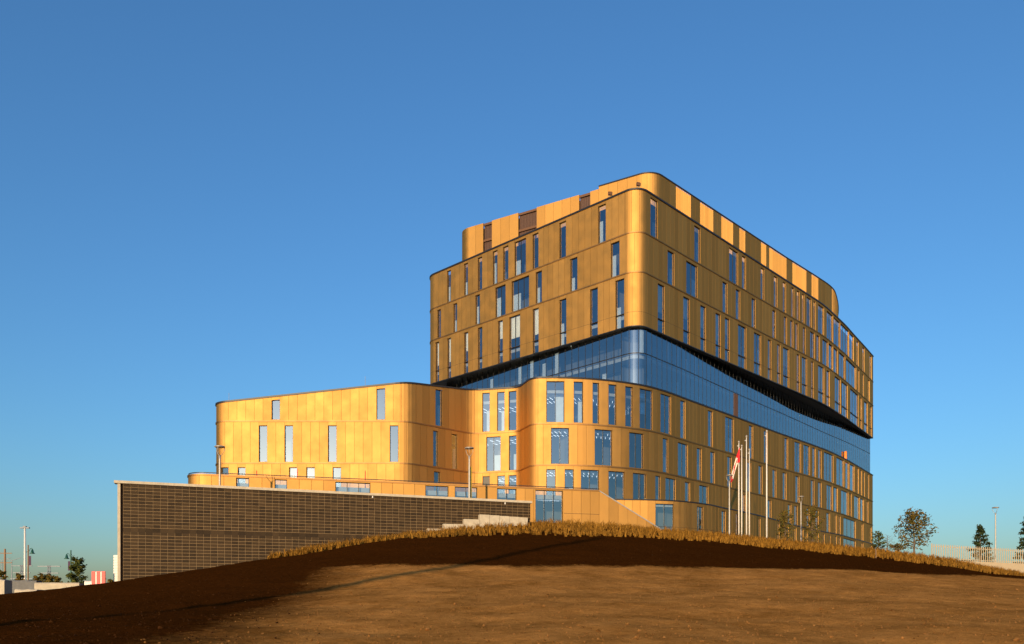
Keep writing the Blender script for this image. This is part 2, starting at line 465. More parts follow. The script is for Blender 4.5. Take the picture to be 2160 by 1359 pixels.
# glass storeys
for (z0, z1) in ((G1 + .05, Bz + .22), (20.4, G1 - .05)):
    q = GLASS.px(935) - 1.0
    n = int((GLASS.len - q) / 1.0)
    w = (GLASS.len - q) / n
    mul = MB()
    for k in range(n + 1):
        ribbon(mul, GLASS, max(0, q + k * w - .028), min(GLASS.len, q + k * w + .028), -.08, .012, z0, z1)
    tag(mul.build('mullions', MG['frame'], bld), kind='stuff')
    for k in range(n):
        a, b = q + k * w + .029, q + (k + 1) * w - .029
        m = MB(); face_strip(m, GLASS, a, b, 0, z0, z1)
        m.build('glass_panel', MG['glassband'], bld)
        if (k * 7 + (3 if z0 > 24 else 0)) % 23 in (2, 6, 11, 17, 20):
            c = MB(); ribbon(c, GLASS, a + .20, b - .20, -.30, -.22, z0 + .05, z0 + (z1 - z0) * rng.uniform(.5, .95))
            c.build('interior_column', MG['curtain'], bld)
ledge(GLASS, 0, GLASS.len, G1, 'transom_line', 'frame', .025, .04)
m = MB(); ribbon(m, GLASS, GLASS.px(1548), GLASS.px(1556.5), 0.0, .03, G1 - 2.9, G1 - .1); m.build('vent_panel', MG['rust'], bld)

# podium and left wing
p0 = PODIUM.px(449) - 1.0
PA = [(573, 590.2), (794.3, 812.5), (917.5, 932), (1017.5, 1033), (1048.8, 1064.2), (1073, 1089), (1152.6, 1190.4, 2), (1210.4, 1229.7), (1250.2, 1263.4), (1283.7, 1300.4), (1319.2, 1335.4),
      (1349.6, 1377, 2), (1393.3, 1415.5, 2), (1435, 1445.8), (1493.4, 1503.6), (1529.6, 1548, 2), (1579.8, 1588.7), (1611.4, 1619.3), (1654.9, 1662.3), (1676, 1689.6, 2), (1695, 1708.4, 2),
      (1713.6, 1720.9), (1725.8, 1733), (1738, 1758, 3), (1764.4, 1780.5, 2), (1783.5, 1791), (1793, 1802), (1808, 1811.3), (1815, 1818), (1821.3, 1824.2), (1830, 1833)]
PB = [(546, 563.4), (600.3, 617.8), (692, 709.9), (822.3, 840.3), (914.4, 921.5), (951.5, 963.9), (1026, 1056, 2), (1073.7, 1089), (1162.6, 1200, 2), (1254.7, 1291.4, 2), (1327.4, 1357.8, 2),
      (1398.2, 1409.5), (1429.9, 1451, 2), (1469.9, 1480), (1498.3, 1507.9), (1534.3, 1543.3), (1576.6, 1584.3), (1600, 1608.2), (1629.5, 1637.6), (1651, 1659), (1678, 1685.9), (1710.7, 1717.7),
      (1725.8, 1733), (1743.7, 1756, 2), (1758.8, 1767.3), (1774.2, 1789.3, 2), (1792.5, 1796.2), (1802, 1813, 2), (1815.5, 1822.3), (1828.2, 1831.4)]
PC = [(466.4, 482), (501.4, 517.6), (610, 626.8), (646.3, 663.8), (701.8, 719.3), (914.4, 927.4), (1018, 1033, 1, 'door'), (1049.4, 1064.8), (1073, 1089), (1152.6, 1171.8), (1191.4, 1210),
      (1225.6, 1263.4, 2), (1283.7, 1317.9, 2), (1335.4, 1363.7, 2), (1382.3, 1393.3), (1403.6, 1425.3, 2), (1445, 1455.6), (1474.8, 1494.2, 2), (1566.3, 1572.3), (1619.3, 1627), (1662, 1669),
      (1675.5, 1682.5), (1701.8, 1708.2), (1720.5, 1726.8), (1743.6, 1750.7), (1761.5, 1765.4), (1769.3, 1773), (1779.3, 1805, 3), (1817.2, 1821), (1835.6, 1839)]
row(PODIUM, p0, PODIUM.len, Az, pod_top, PA, head=.28, foot=.16, curtain=.45)
row(PODIUM, p0, PODIUM.len, Bz2, Az, PB, foot=.12, curtain=.45)
row(PODIUM, p0, PODIUM.len, 9.3, Bz2, PC, foot=.12, curtain=.4)
for z in (Az, Bz2):
    ledge(PODIUM, p0, PODIUM.len, z)
ledge(PODIUM, p0, PODIUM.len, (lambda q: pod_top(q) + .08), 'roof_edge', 'black', .09, .08)
pb = [(50, 152), (-20, 130)]
m = MB(); cap(m, closed(PODIUM, p0, pb), [pod_top(q) - .22 for q in PODIUM.samples(p0, PODIUM.len)] + [22.8, 20.2]); m.build('roof', MG['roof'], bld)

# front terrace storey with its sloping stair parapet, and the curved base storey
TZ = 9.55
t0 = TERR.px(389) - 1.0; t_end = TERR.px(1264)
TW = [(490.9, 515.2), (564.5, 588.2), (684.3, 754.8, 3), (870.5, 919.6, 2), (934, 982.4, 2), (1027, 1070.4, 2), (1114.3, 1177.6, 3)]
row(TERR, t0, TERR.px(1110), 5.2, TZ, TW[:-1], head=.07, foot=.3, curtain=0)
row(TERR, TERR.px(1110), t_end, 5.6, TZ, TW[-1:], head=.07, foot=.06, curtain=0)
m = MB(); ribbon(m, TERR, TERR.px(1180), t_end, 0.0, .004, 7.62, 7.65); m.build('joint_line', MG['backing'], bld)
def stair_z(q):
    return float(np.interp(q, [t_end, TERR.len], [TZ, 6.5]))
k = t_end
while k < TERR.len - .05:
    b = min(k + .86, TERR.len)
    add_panel(TERR, k + .008, b - .008, 5.0, stair_z); k = b
ribbon(backing, TERR, t_end, TERR.len, -.30, -.07, 5.0, (lambda q: stair_z(q) - .03))
ledge(TERR, t0, t_end, TZ + .06, 'coping', 'ledge', .06, .06)
ledge(TERR, t0, t_end, TZ + .22, 'handrail', 'black', -.02, .03)
m = MB(); ribbon(m, TERR, t_end, TERR.len, -.28, .05, stair_z, (lambda q: stair_z(q) + .10)); m.build('stair_coping', MG['steel'], bld)
m = MB(); cap(m, closed(TERR, t0, [(7.2, 79.2), (-24, 79)], t_end - .3), TZ - .9); m.build('terrace_deck', MG['roof'], bld)
B2 = [(1382.8, 1420.9, 2), (1470.5, 1483.7), (1522.2, 1530.7), (1552.5, 1558.5), (1600, 1604), (1640, 1644), (1660.3, 1664), (1676, 1680), (1691.5, 1694.5), (1700, 1704), (1723, 1726.6), (1736, 1739.3),
      (1749.5, 1752.5), (1761.8, 1765.2), (1769.5, 1773), (1779.3, 1805, 3), (1817.2, 1821), (1835.6, 1839)]
b0 = BASE2.px(1215)
row(BASE2, b0, BASE2.len, 5.4, Cz, B2, head=.30, foot=.05, curtain=.3)
ledge(BASE2, b0, BASE2.len, Cz + .06, 'coping', 'black', .07, .06)
ledge(BASE2, b0, BASE2.len, 8.1, 'joint_line', 'backing', .004, .012)
m = MB(); cap(m, closed(BASE2, b0, [(50, 140), (5, 86)]), Cz - .25); m.build('terrace_deck', MG['roof'], bld)

# penthouse screen
PZ = 50.0
n1 = PENT.px(976) - 1.2; sx = PENT.px(1271); pe = PENT.len
OPEN = [(1023, 1043), (1103, 1143), (1232, 1254)]
q = n1
for x0, x1 in OPEN:
    a, b = PENT.px(x0), PENT.px(x1)
    fill(PENT, q, a, 43.4, PZ, 1.25)
    s = MB(); ribbon(s, PENT, a, b, -.35, -.30, 43.4, PZ - .05); s.build('louver_screen', MG['louver'], bld)
    n = int((b - a) / .22)
    for k in range(n):
        c = MB(); ribbon(c, PENT, a + (k + .5) * (b - a) / n - .02, a + (k + .5) * (b - a) / n + .02, -.29, -.22, 43.4, PZ - .06); c.build('slat', MG['louver'], bld)
    for z in (45.2, 47.7, PZ - .2):
        c = MB(); ribbon(c, PENT, a, b, -.21, -.06, z - .14, z + .14); c.build('beam', MG['rust'], bld)
    if x1 - x0 > 30:
        pa, pb_ = PENT.at(a, -.15), PENT.at(b, -.15)
        c = MB(); c.tube([(*pa, 44.8), (*pb_, 47.6)], .05, 6); c.build('brace', MG['rust'], bld)
    q = b
fill(PENT, q, sx, 43.4, PZ, 1.25)
PZ2 = PZ + .25
BR = [(1420.6, 1448), (1465.6, 1491.4), (1508, 1532.7), (1546.5, 1559.5), (1596, 1608.3), (1616, 1659), (1671.6, 1700.9), (1712, 1726), (1754.7, 1766.7)]
q = sx
for x0, x1 in BR:
    a, b = PENT.px(x0), PENT.px(x1)
    fill(PENT, q, a, 43.4, PZ2, 1.25)
    ribbon(backing, PENT, a, b, -.45, -.36, 43.4, PZ2)
    n = max(2, int((b - a) / .34)); w = (b - a) / n
    for k in range(n):                             # vertical fins turned towards the evening sun
        u0, u1 = a + k * w, a + (k + 1) * w
        A, B, C = PENT.at(u0, -.30), PENT.at(u1 - .01, .0), PENT.at(u1 - .01, -.34)
        c = MB(); i = 0
        c.v = [(*A, 43.4), (*B, 43.4), (*C, 43.4), (*A, PZ2 - .03), (*B, PZ2 - .03), (*C, PZ2 - .03)]
        c.f = [(0, 1, 4, 3), (1, 2, 5, 4), (2, 0, 3, 5), (3, 4, 5), (0, 2, 1)]; c.m = [0] * 5
        c.build('fin', MG['gold'], bld)
    q = b
fill(PENT, q, pe, 43.4, PZ2, 1.25)
ledge(PENT, sx, pe, PZ2 + .07, 'roof_edge', 'black', .07, .07)
m = MB(); cap(m, closed(PENT, n1, [(20, 140), (2, 118)]), PZ - .5); m.build('roof', MG['roof'], bld)

# rear and end walls that close each volume
def back_wall(path, s0, back, z0, z1, mat):
    pts = [path.at(path.len, -.02)] + back + [path.at(s0, -.02)]
    m = MB()
    for p, q in zip(pts[:-1], pts[1:]):
        t = Vector((q[0] - p[0], q[1] - p[1])).normalized(); n = Vector((-t.y, t.x)) * .25
        m.hexa([(p[0], p[1], z0), (q[0], q[1], z0), (q[0] + n.x, q[1] + n.y, z0), (p[0] + n.x, p[1] + n.y, z0),
                (p[0], p[1], z1), (q[0], q[1], z1), (q[0] + n.x, q[1] + n.y, z1), (p[0] + n.x, p[1] + n.y, z1)])
    m.build('rear_wall', MG[mat], bld)
back_wall(TOWER, tl, tb, Bz, Rz, 'gold')
back_wall(GLASS, GLASS.px(935) - 1.0, [(57, 150), (20, 148), (4, 122)], 19.8, Bz + .2, 'frame')
back_wall(PODIUM, p0, pb, 4.0, 19.9, 'gold')
back_wall(PENT, n1, [(20, 140), (2, 118)], 43.4, PZ, 'gold')
# panels: the 300 that show largest are parts, the rest one part
PANELS.sort(key=lambda p: -p[0])
rest = MB()
for i, (ar, path, a, b, z0, z1, o1) in enumerate(PANELS):
    t = MB() if i < 300 else rest
    ribbon(t, path, a, b, -.05, o1, z0, z1)
    if i < 300:
        t.build('cladding_panel', MG['gold'], bld)
tag(rest.build('cladding_panels', MG['gold'], bld), kind='stuff')
tag(backing.build('wall_backing', MG['backing'], bld), kind='stuff')
tag(strips.build('window_head_strips', MG['gold'], bld), kind='stuff')
# inside: slabs, core walls, lit ceiling tubes
def inner(path, s0, zs, depth, zlo, zhi, s1=None):
    s1 = s1 or path.len
    for z in zs:
        m = MB(); ribbon(m, path, s0, s1, -depth, -.42, z - .45, z - .10); m.build('floor_slab', MG['slab'], bld)
    m = MB(); ribbon(m, path, s0, s1, -depth - .2, -depth, zlo, zhi); m.build('core_wall', MG['interior'], bld)
inner(TOWER, tl, (L1, L2, Jz), 4.0, Bz + .3, Rz - .7)
inner(GLASS, GLASS.px(935) - 1, (G1, 22.9), 3.2, 20.0, Bz + .2)
inner(PODIUM, p0, (Az, Bz2), 4.5, 9.4, 19.8)
m = MB(); ribbon(m, PODIUM, sV3 - 1, PODIUM.len, -4.5, -.42, 21.7, 22.0); m.build('floor_slab', MG['slab'], bld)
inner(TERR, t0, (TZ - .3,), 3.5, 4.0, TZ - 1.0, t_end - .2)
inner(BASE2, b0, (Cz - .1,), 2.6, 4.0, Cz - .3)
for zc in (21.5, Az - .5, Bz2 - .5):
    for x in list(range(1015, 1095, 13)) + list(range(1150, 1330, 11)):
        q = PODIUM.px(x)
        for dpt in (1.2, 2.7):
            a = PODIUM.at(q, -dpt); b = PODIUM.at(q, -dpt - .75)
            m = MB(); m.tube([(a[0], a[1], zc - .06), (b[0] + .35, b[1], zc - .06)], .024, 5); m.build('ceiling_light', MG['lamp_on'], bld)
for x in range(1118, 1176, 9):
    q = TERR.px(x)
    for dpt in (1.0, 2.2):
        a = TERR.at(q, -dpt)
        m = MB(); m.tube([(a[0], a[1], TZ - .85), (a[0] + .9, a[1] + .5, TZ - .85)], .035, 5); m.build('ceiling_light', MG['lamp_on'], bld)

# ------------------------------------------------------------------ ground
ctrl = []
def C(x, y, D): ctrl.append(pix(x, y, D))
for X in (-70, -30, 0, 30, 80): ctrl += [(X, -30, -1.85), (X, -8, -1.75)]
ctrl += [(-12, 4, -1.4), (0, 4, -1.45), (12, 4, -1.4)]
for x in (-500, 0, 700, 1400, 2160, 2700): C(x, 1359, 13)
for x, y, D in ((-500, 1305, 26), (0, 1288, 25), (300, 1262, 26), (700, 1198, 33), (1100, 1197, 33), (1500, 1202, 34), (1900, 1211, 36), (2160, 1222, 38), (2500, 1240, 38),
                (620, 1172, 44), (750, 1150, 45), (1000, 1131, 46), (1200, 1133, 47), (1440, 1141, 50), (1650, 1160, 54), (1860, 1180, 60), (2000, 1197, 62), (2160, 1222, 64), (2450, 1255, 66),
                (-400, 1285, 36), (0, 1258, 37), (130, 1242, 41), (250, 1226, 44), (420, 1202, 44.5),
                (1100, 1103, 59), (1300, 1114, 62), (1500, 1130, 68), (1700, 1150, 74), (1850, 1163, 76), (1965, 1176, 74), (2160, 1216, 74)): C(x, y, D)
ctrl += [(-13.9, 50.4, 3.2), (-5.6, 53.4, 4.9), (1.3, 56, 5.8), (-30, 50, .5), (-34, 60, .3), (-46, 55, 0), (-42, 75, -1.5), (-55, 90, -2.5), (-75, 60, -2.2), (-20, 62, 3.5),
         (0, 75, 6), (18, 78, 6.2), (30, 92, 6.2), (48, 108, 6.0), (66, 132, 6), (-20, 75, 4), (-10, 110, 4), (30, 135, 5.5), (54, 84, 3.4), (70, 85, 1.6), (80, 40, 0), (65, 25, -.8), (92, 110, 0), (95, 150, 0), (-60, 150, -2.5), (0, 155, 2)]
ctrl = np.array(ctrl)
def tps(r2):
    return np.where(r2 > 1e-9, .5 * r2 * np.log(np.maximum(r2, 1e-9)), 0)
n = len(ctrl); sc = 40.0
cx, cy = ctrl[:, 0] / sc, ctrl[:, 1] / sc
K = tps((cx[:, None] - cx) ** 2 + (cy[:, None] - cy) ** 2) + np.eye(n) * 2e-3
Pm = np.stack([np.ones(n), cx, cy], 1)
wts = np.linalg.solve(np.block([[K, Pm], [Pm.T, np.zeros((3, 3))]]), np.r_[ctrl[:, 2], 0, 0, 0])
def height(X, Y):
    X = np.atleast_1d(np.asarray(X, float)); Y = np.atleast_1d(np.asarray(Y, float))
    out = np.empty(len(X))
    for i in range(0, len(X), 8000):
        x, y = X[i:i + 8000] / sc, Y[i:i + 8000] / sc
        out[i:i + 8000] = tps((x[:, None] - cx) ** 2 + (y[:, None] - cy) ** 2) @ wts[:n] + wts[n] + wts[n + 1] * x + wts[n + 2] * y
    e = np.minimum.reduce([X + 80, 105 - X, Y + 40, 165 - Y]) / 15
    e = np.clip(e, 0, 1)
    return np.maximum(out, -2.55) * e + (-2.6) * (1 - e)
def H(x, y): return float(height(x, y)[0])
gx = np.r_[np.arange(-80, -32, 2.0), np.arange(-32, 46, .28), np.arange(46, 105.1, 2.0)]
gy = np.r_[np.arange(-40, 7, 2.0), np.arange(7, 66, .28), np.arange(66, 165.1, 1.5)]
GX, GY = np.meshgrid(gx, gy)
GZ = height(GX.ravel(), GY.ravel())
nz = np.array([noise.noise((x * .9, y * .9, 0)) * .05 + noise.noise((x * 2.6, y * 2.6, 4)) * .028 + noise.noise((x * .22, y * .22, 9)) * .10
               if 6 < y < 66 and -33 < x < 46 else 0 for x, y in zip(GX.ravel(), GY.ravel())])
GZ = GZ + nz
nx_, ny_ = len(gx), len(gy)
verts = np.stack([GX.ravel(), GY.ravel(), GZ], 1)
idx = np.arange(nx_ * ny_).reshape(ny_, nx_)
faces = np.stack([idx[:-1, :-1].ravel(), idx[:-1, 1:].ravel(), idx[1:, 1:].ravel(), idx[1:, :-1].ravel()], 1)
me = bpy.data.meshes.new('soil_ground')
me.from_pydata(verts.tolist(), [], faces.tolist())
me.polygons.foreach_set('use_smooth', [True] * len(me.polygons))
soil, nt, b = new_mat('soil')
tc = nd(nt, "ShaderNodeTexCoord"); sep = nd(nt, "ShaderNodeSeparateXYZ")
nt.links.new(tc.outputs["Object"], sep.inputs[0])
def mth(op, a, c=None, clamp=False):
    x = nd(nt, "ShaderNodeMath", operation=op); x.use_clamp = clamp
    for i, v in enumerate((a, c)):
        if v is None: continue
        if isinstance(v, (int, float)): x.inputs[i].default_value = v
        else: nt.links.new(v, x.inputs[i])
    return x.outputs[0]
def nois(scale, det=6, rough=.6):
    t = nd(nt, "ShaderNodeTexNoise"); t.inputs["Scale"].default_value = scale; t.inputs["Detail"].default_value = det; t.inputs["Roughness"].default_value = rough
    nt.links.new(tc.outputs["Object"], t.inputs["Vector"]); return t.outputs[0]
X_, Y_ = sep.outputs[0], sep.outputs[1]
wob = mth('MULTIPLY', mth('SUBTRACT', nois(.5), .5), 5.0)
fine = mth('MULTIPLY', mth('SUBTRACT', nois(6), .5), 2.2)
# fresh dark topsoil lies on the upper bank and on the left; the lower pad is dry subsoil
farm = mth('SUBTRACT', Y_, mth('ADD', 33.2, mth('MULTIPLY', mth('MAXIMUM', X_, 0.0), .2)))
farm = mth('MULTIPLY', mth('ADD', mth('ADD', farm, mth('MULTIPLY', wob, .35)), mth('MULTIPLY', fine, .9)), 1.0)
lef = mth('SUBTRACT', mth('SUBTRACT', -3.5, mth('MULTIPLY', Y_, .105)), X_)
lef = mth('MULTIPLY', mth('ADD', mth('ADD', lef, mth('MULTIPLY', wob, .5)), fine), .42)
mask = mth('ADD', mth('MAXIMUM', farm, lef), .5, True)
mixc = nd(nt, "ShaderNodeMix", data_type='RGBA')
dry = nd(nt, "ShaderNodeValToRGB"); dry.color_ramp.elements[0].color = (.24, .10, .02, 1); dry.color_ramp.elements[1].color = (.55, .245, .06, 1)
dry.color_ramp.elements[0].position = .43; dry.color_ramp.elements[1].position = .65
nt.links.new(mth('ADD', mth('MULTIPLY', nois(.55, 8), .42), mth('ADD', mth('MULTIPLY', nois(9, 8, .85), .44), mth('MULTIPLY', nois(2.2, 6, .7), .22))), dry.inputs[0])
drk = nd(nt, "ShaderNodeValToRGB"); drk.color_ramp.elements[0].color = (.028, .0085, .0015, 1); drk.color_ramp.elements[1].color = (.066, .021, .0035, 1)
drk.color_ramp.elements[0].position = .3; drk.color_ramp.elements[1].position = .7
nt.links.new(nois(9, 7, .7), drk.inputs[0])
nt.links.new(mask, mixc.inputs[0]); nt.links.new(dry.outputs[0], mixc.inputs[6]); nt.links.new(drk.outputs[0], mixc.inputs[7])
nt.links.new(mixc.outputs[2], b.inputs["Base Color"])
b.inputs["Roughness"].default_value = .95
b.inputs["Specular IOR Level"].default_value = 0.0
bp = nd(nt, "ShaderNodeBump"); bp.inputs["Strength"].default_value = .8; bp.inputs["Distance"].default_value = .06
nt.links.new(mth('ADD', nois(9, 8, .8), mth('MULTIPLY', nois(3.5, 5, .7), 1.2)), bp.inputs["Height"]); nt.links.new(bp.outputs[0], b.inputs["Normal"])
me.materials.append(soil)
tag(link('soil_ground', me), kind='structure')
m = MB(); m.quad((-5000, -3000, -2.7), (5000, -3000, -2.7), (5000, 7000, -2.7), (-5000, 7000, -2.7))
tag(m.build('far_ground', plain('far_field', (.12, .10, .06), .95, var=.3, scale=.02)), kind='structure')

# clods and small stones on the bare soil
m = MB(); md = MB(); rr = random.Random(11)
pts = []
for i in range(7000):
    Y = 11 + 34 * rr.random() ** 1.7; X = rr.uniform(-.68, .68) * Y
    pts.append((X, Y))
hz = height([p[0] for p in pts], [p[1] for p in pts])
for (X, Y), z in zip(pts, hz):
    r = rr.uniform(.008, .024) * (2.0 if rr.random() < .04 else 1)
    mm = m; m = md if (X < -3.6 - .105 * Y + rr.gauss(0, .8) or Y > 33 + .2 * max(X, 0)) else mm
    i = len(m.v); z += noise.noise((X * .9, Y * .9, 0)) * .05 + noise.noise((X * 2.6, Y * 2.6, 4)) * .028 + noise.noise((X * .22, Y * .22, 9)) * .10
    for d in ((1, 0, 0), (0, 1, 0), (-1, 0, 0), (0, -1, 0), (0, 0, 1), (0, 0, -1)):
        k = r * rr.uniform(.7, 1.3); m.v.append((X + d[0] * k, Y + d[1] * k, z + d[2] * k * .8 + r * .3))
    for t in ((0, 1, 4), (1, 2, 4), (2, 3, 4), (3, 0, 4), (1, 0, 5), (2, 1, 5), (3, 2, 5), (0, 3, 5)):
        m.f.append(tuple(i + q for q in t)); m.m.append(0)
    m = mm
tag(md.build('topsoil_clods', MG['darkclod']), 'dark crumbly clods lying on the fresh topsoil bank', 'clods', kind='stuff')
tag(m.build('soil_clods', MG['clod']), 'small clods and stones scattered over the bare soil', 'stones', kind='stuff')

# dry ornamental grass planted along the crest
CR = np.array([(-13.2, 44.4), (-9, 45), (-2.2, 46), (3.4, 47), (10.9, 50), (18.7, 54), (28.4, 60), (34.6, 62), (41.9, 64), (50, 66)])
m = MB(); rr = random.Random(5); tufts = []
for i in range(3900):
    X = rr.uniform(-14, 49); y0 = np.interp(X, CR[:, 0], CR[:, 1]); dep = np.interp(X, [-14, -8, 0, 15, 30, 50], [1.5, 5, 11, 12, 12, 8])
    Y = y0 + .3 + dep * rr.random()
    wl = 46.5 + (X + 23.3) * .37
    if X < 1.6 and Y > wl - .35: continue
    tufts.append((X, Y))
hz = height([p[0] for p in tufts], [p[1] for p in tufts])
for (X, Y), z in zip(tufts, hz):
    hgt = rr.uniform(.16, .34) + .26 * rr.random() ** 2
    for k in range(13):
        an = rr.uniform(0, 6.283); ln = rr.uniform(.12, .52) * hgt / .5; h = hgt * rr.uniform(.45, 1.1); w = rr.uniform(.007, .016)
        bx, by = X + rr.uniform(-.07, .07), Y + rr.uniform(-.07, .07)
        dx, dy = math.cos(an), math.sin(an); px_, py_ = -dy * w, dx * w
        i = len(m.v)
        m.v += [(bx - px_, by - py_, z - .05), (bx + px_, by + py_, z - .05), (bx + dx * ln * .4 + px_, by + dy * ln * .4 + py_, z + h * .7),
                (bx + dx * ln * .4 - px_, by + dy * ln * .4 - py_, z + h * .7), (bx + dx * ln, by + dy * ln, z + h)]
        m.f += [(i, i + 1, i + 2, i + 3), (i + 3, i + 2, i + 4)]; m.m += [0, 0]
tag(m.build('dry_grass', MG['grass']), 'golden dry ornamental grass planted along the mound crest', 'grass', kind='stuff')

# ------------------------------------------------------------------ block wall
WP = Path([(-23.45, 46.45), (1.3, 55.6)])
WT = (YH - 1019.5) * 46.45 / F
wall = empty('block_wall', (-23.4, 46.4, 1.3), 'long dark brown block wall with pale coping in front of the terrace', 'wall')
o_start = .32
m = MB(); ribbon(m, WP, o_start, WP.len, -.40, -.012, -1.0, WT); adopt(m.build('wall_core', MG['mortar']), wall)
m = MB(); ribbon(m, WP, -.0, WP.len + 0, -.52, .10, WT + .003, WT + .16)
m.v = [(v[0] - (.15 if k < 4 else -.1), v[1] - (.055 if k < 4 else -.037), v[2]) for k, v in enumerate(m.v)]
adopt(m.build('coping', MG['stone']), wall)
m = MB(); ribbon(m, WP, 0.02, .17, -.42, .0, -1.0, WT); adopt(m.build('end_pier', MG['stone']), wall)
m = MB(); ribbon(m, WP, .18, .31, -.40, -.22, -1.0, WT); adopt(m.build('dark_slot', MG['backing']), wall)
blocks = []
ncol = int((WP.len - o_start) / .405); zrow = WT - .01; r = 0; band = 13
joined = MB()
while zrow > -.6:
    h = .20 if r != band else .26
    for c in range(ncol + 1):
        a = o_start + c * .405 + .009; bb = min(o_start + (c + 1) * .405 - .009, WP.len - .002)
        if bb - a < .08: continue
        p = WP.at(a)
        if H(p[0], p[1] - .2) > zrow + .15: continue
        if r == band: a -= .006; bb += .007
        blocks.append((c, r, a, bb, zrow - h + (.017 if r != band else 0), zrow))
    zrow -= h; r += 1
blocks.sort(key=lambda t: (t[0], t[1]))
for i, (c, r, a, bb, z0, z1) in enumerate(blocks):
    t = MB() if i < 300 else joined
    ribbon(t, WP, a, bb, -.05, rr.uniform(-.002, .004), z0, z1)
    if i < 300: adopt(t.build('block', MG['brick']), wall)
adopt(tag(joined.build('blocks', MG['brick']), kind='stuff'), wall)
for x in (748, 1055):
    p = WP.at(WP.px(x), .07); m = MB(); m.tube([(p[0], p[1], WT - .16), (p[0], p[1], WT - .02)], [.05, .035], 8); adopt(m.build('wall_light', MG['white']), wall)
# pale stepped stones at the foot of the wall's right end
for x0, x1, yt in ((868, 905, 1116), (905, 929, 1106), (929, 953, 1106.5), (953, 990, 1096), (990, 1014, 1086.5), (1014, 1038, 1088), (1038, 1062, 1089.5), (1062, 1086, 1091), (1086, 1108, 1092.5)):
    a, bb = WP.px(x0), WP.px(x1); p = WP.at(a)
    zt = (YH - yt) * p[1] / F
    m = MB(); ribbon(m, WP, a + .01, bb - .01, .012, .34, zt - 1.5, zt)
    o = m.build('stone_block', MG['stone'])
    adopt(o, wall)

# ------------------------------------------------------------------ lamps, flagpoles
def street_light(x, ytop, D, label, zg=None):
    X, Y, zt = pix(x, ytop, D)
    zg = H(X, Y) if zg is None else zg
    e = empty('street_light', (X, Y, zg), label, 'street light', 'post-top street lights around the building')
    hh = zt - zg
    m = MB(); m.tube([(0, 0, -.3), (0, 0, .5), (0, 0, hh - .95), (0, 0, hh - .62)], [.11, .085, .06, .075], 10); m.build('post', MG['steel'], e, True)
    m = MB()
    for k in range(3):
        an = k * 2.094 + .5; c, s = math.cos(an), math.sin(an)
        m.tube([(.05 * c, .05 * s, hh - .66), (.20 * c, .20 * s, hh - .5), (.30 * c, .30 * s, hh - .28), (.30 * c, .30 * s, hh - .08)], .018, 6)
    tag(m.build('arms', MG['steel'], e, True))
    m = MB(); m.tube([(0, 0, hh - .10), (0, 0, hh - .06), (0, 0, hh - .01), (0, 0, hh + .03)], [.30, .36, .30, .08], 16); m.build('lamp_head', MG['steel'], e, True)
    return e
street_light(463.5, 941, 52.5, 'post-top street light in front of the gold wing left end, behind the block wall')
street_light(990, 944, 58.6, 'post-top street light beside a yellow pole, in front of the inner curved corner')
street_light(1538.5, 1002, 78, 'post-top street light just left of the flag')
street_light(1689.5, 1047, 92, 'post-top street light standing between the two small trees')
street_light(2100, 1070, 84, 'post-top street light behind the cream picket fence')
p = pix(993.5, 985, 58.9); g = H(p[0], p[1])
m = MB(); m.tube([(p[0], p[1], g - .2), (p[0], p[1], p[2])], .06, 8); tag(m.build('yellow_pole', MG['yellow']), 'thin yellow pole right beside a street light post', 'pole')
poles = [(1558.5, 930, 82.9, 'white flagpole flying the red and white flag'), (1564.6, 938, 86.5, 'bare white flagpole next to the flag, second from it'),
         (1574.6, 918, 78.5, 'tall bare white flagpole in the middle of the flagpole cluster'), (1580.6, 946, 89.0, 'shortest looking bare flagpole, beside the middle one'),
         (1617.3, 907, 74.0, 'tall bare white flagpole standing apart from the other four')]
for x, yt, D, lab in poles:
    X, Y, zt = pix(x, yt, D); g = H(X, Y); h = zt - g
    e = empty('flagpole', (X, Y, g), lab, 'flagpole', 'white flagpoles in front of the building')
    m = MB(); m.tube([(0, 0, -.3), (0, 0, h * .5), (0, 0, h - .25)], [.075, .065, .042], 12); m.build('pole', MG['white'], e, True)
    m = MB(); m.tube([(0, 0, h - .25), (0, 0, h - .19), (0, 0, h - .1), (0, 0, h)], [.03, .09, .11, .02], 10); m.build('finial', MG['steel'], e, True)
    m = MB(); m.box((-.10, 0, h - .55), (.16, .06, .10)); m.build('pulley', MG['steel'], e)
# the flag: cloth grid, face colours by position
LEAF = [(0, 1), (.13, .74), (.28, .82), (.22, .42), (.40, .62), (.45, .50), (.66, .54), (.58, .34), (.70, .28), (.36, .02), (.40, -.14), (.05, -.08), (.05, -.5)]
LEAF = LEAF + [(-x, y) for x, y in LEAF[::-1][:-1]]
def in_leaf(x, y):
    c = False; n = len(LEAF)
    for i in range(n):
        (x1, y1), (x2, y2) = LEAF[i], LEAF[i - 1]
        if (y1 > y) != (y2 > y) and x < (x2 - x1) * (y - y1) / (y2 - y1) + x1: c = not c
    return c
m = MB(); NU, NV = 64, 32; D = 82.75
top = [(1560.2, 943), (1553.5, 962), (1548, 985), (1543, 1003), (1540.5, 1014)]
bot = [(1560.6, 974.5), (1556.5, 977), (1550, 995), (1546, 1012), (1541.5, 1019)]
def lerp(c, u):
    t = np.linspace(0, 1, len(c)); return np.interp(u, t, [q[0] for q in c]), np.interp(u, t, [q[1] for q in c])
for j in range(NV + 1):
    for i in range(NU + 1):
        u, v = i / NU, j / NV
        a, c = lerp(top, u), lerp(bot, u)
        x, y = a[0] * (1 - v) + c[0] * v, a[1] * (1 - v) + c[1] * v
        q = pix(x, y, D); m.v.append((q[0], D + (.16 * math.sin(v * 9 + u * 3) + .08 * math.sin(v * 17 - u * 5)) * min(1, u * 4), q[2]))
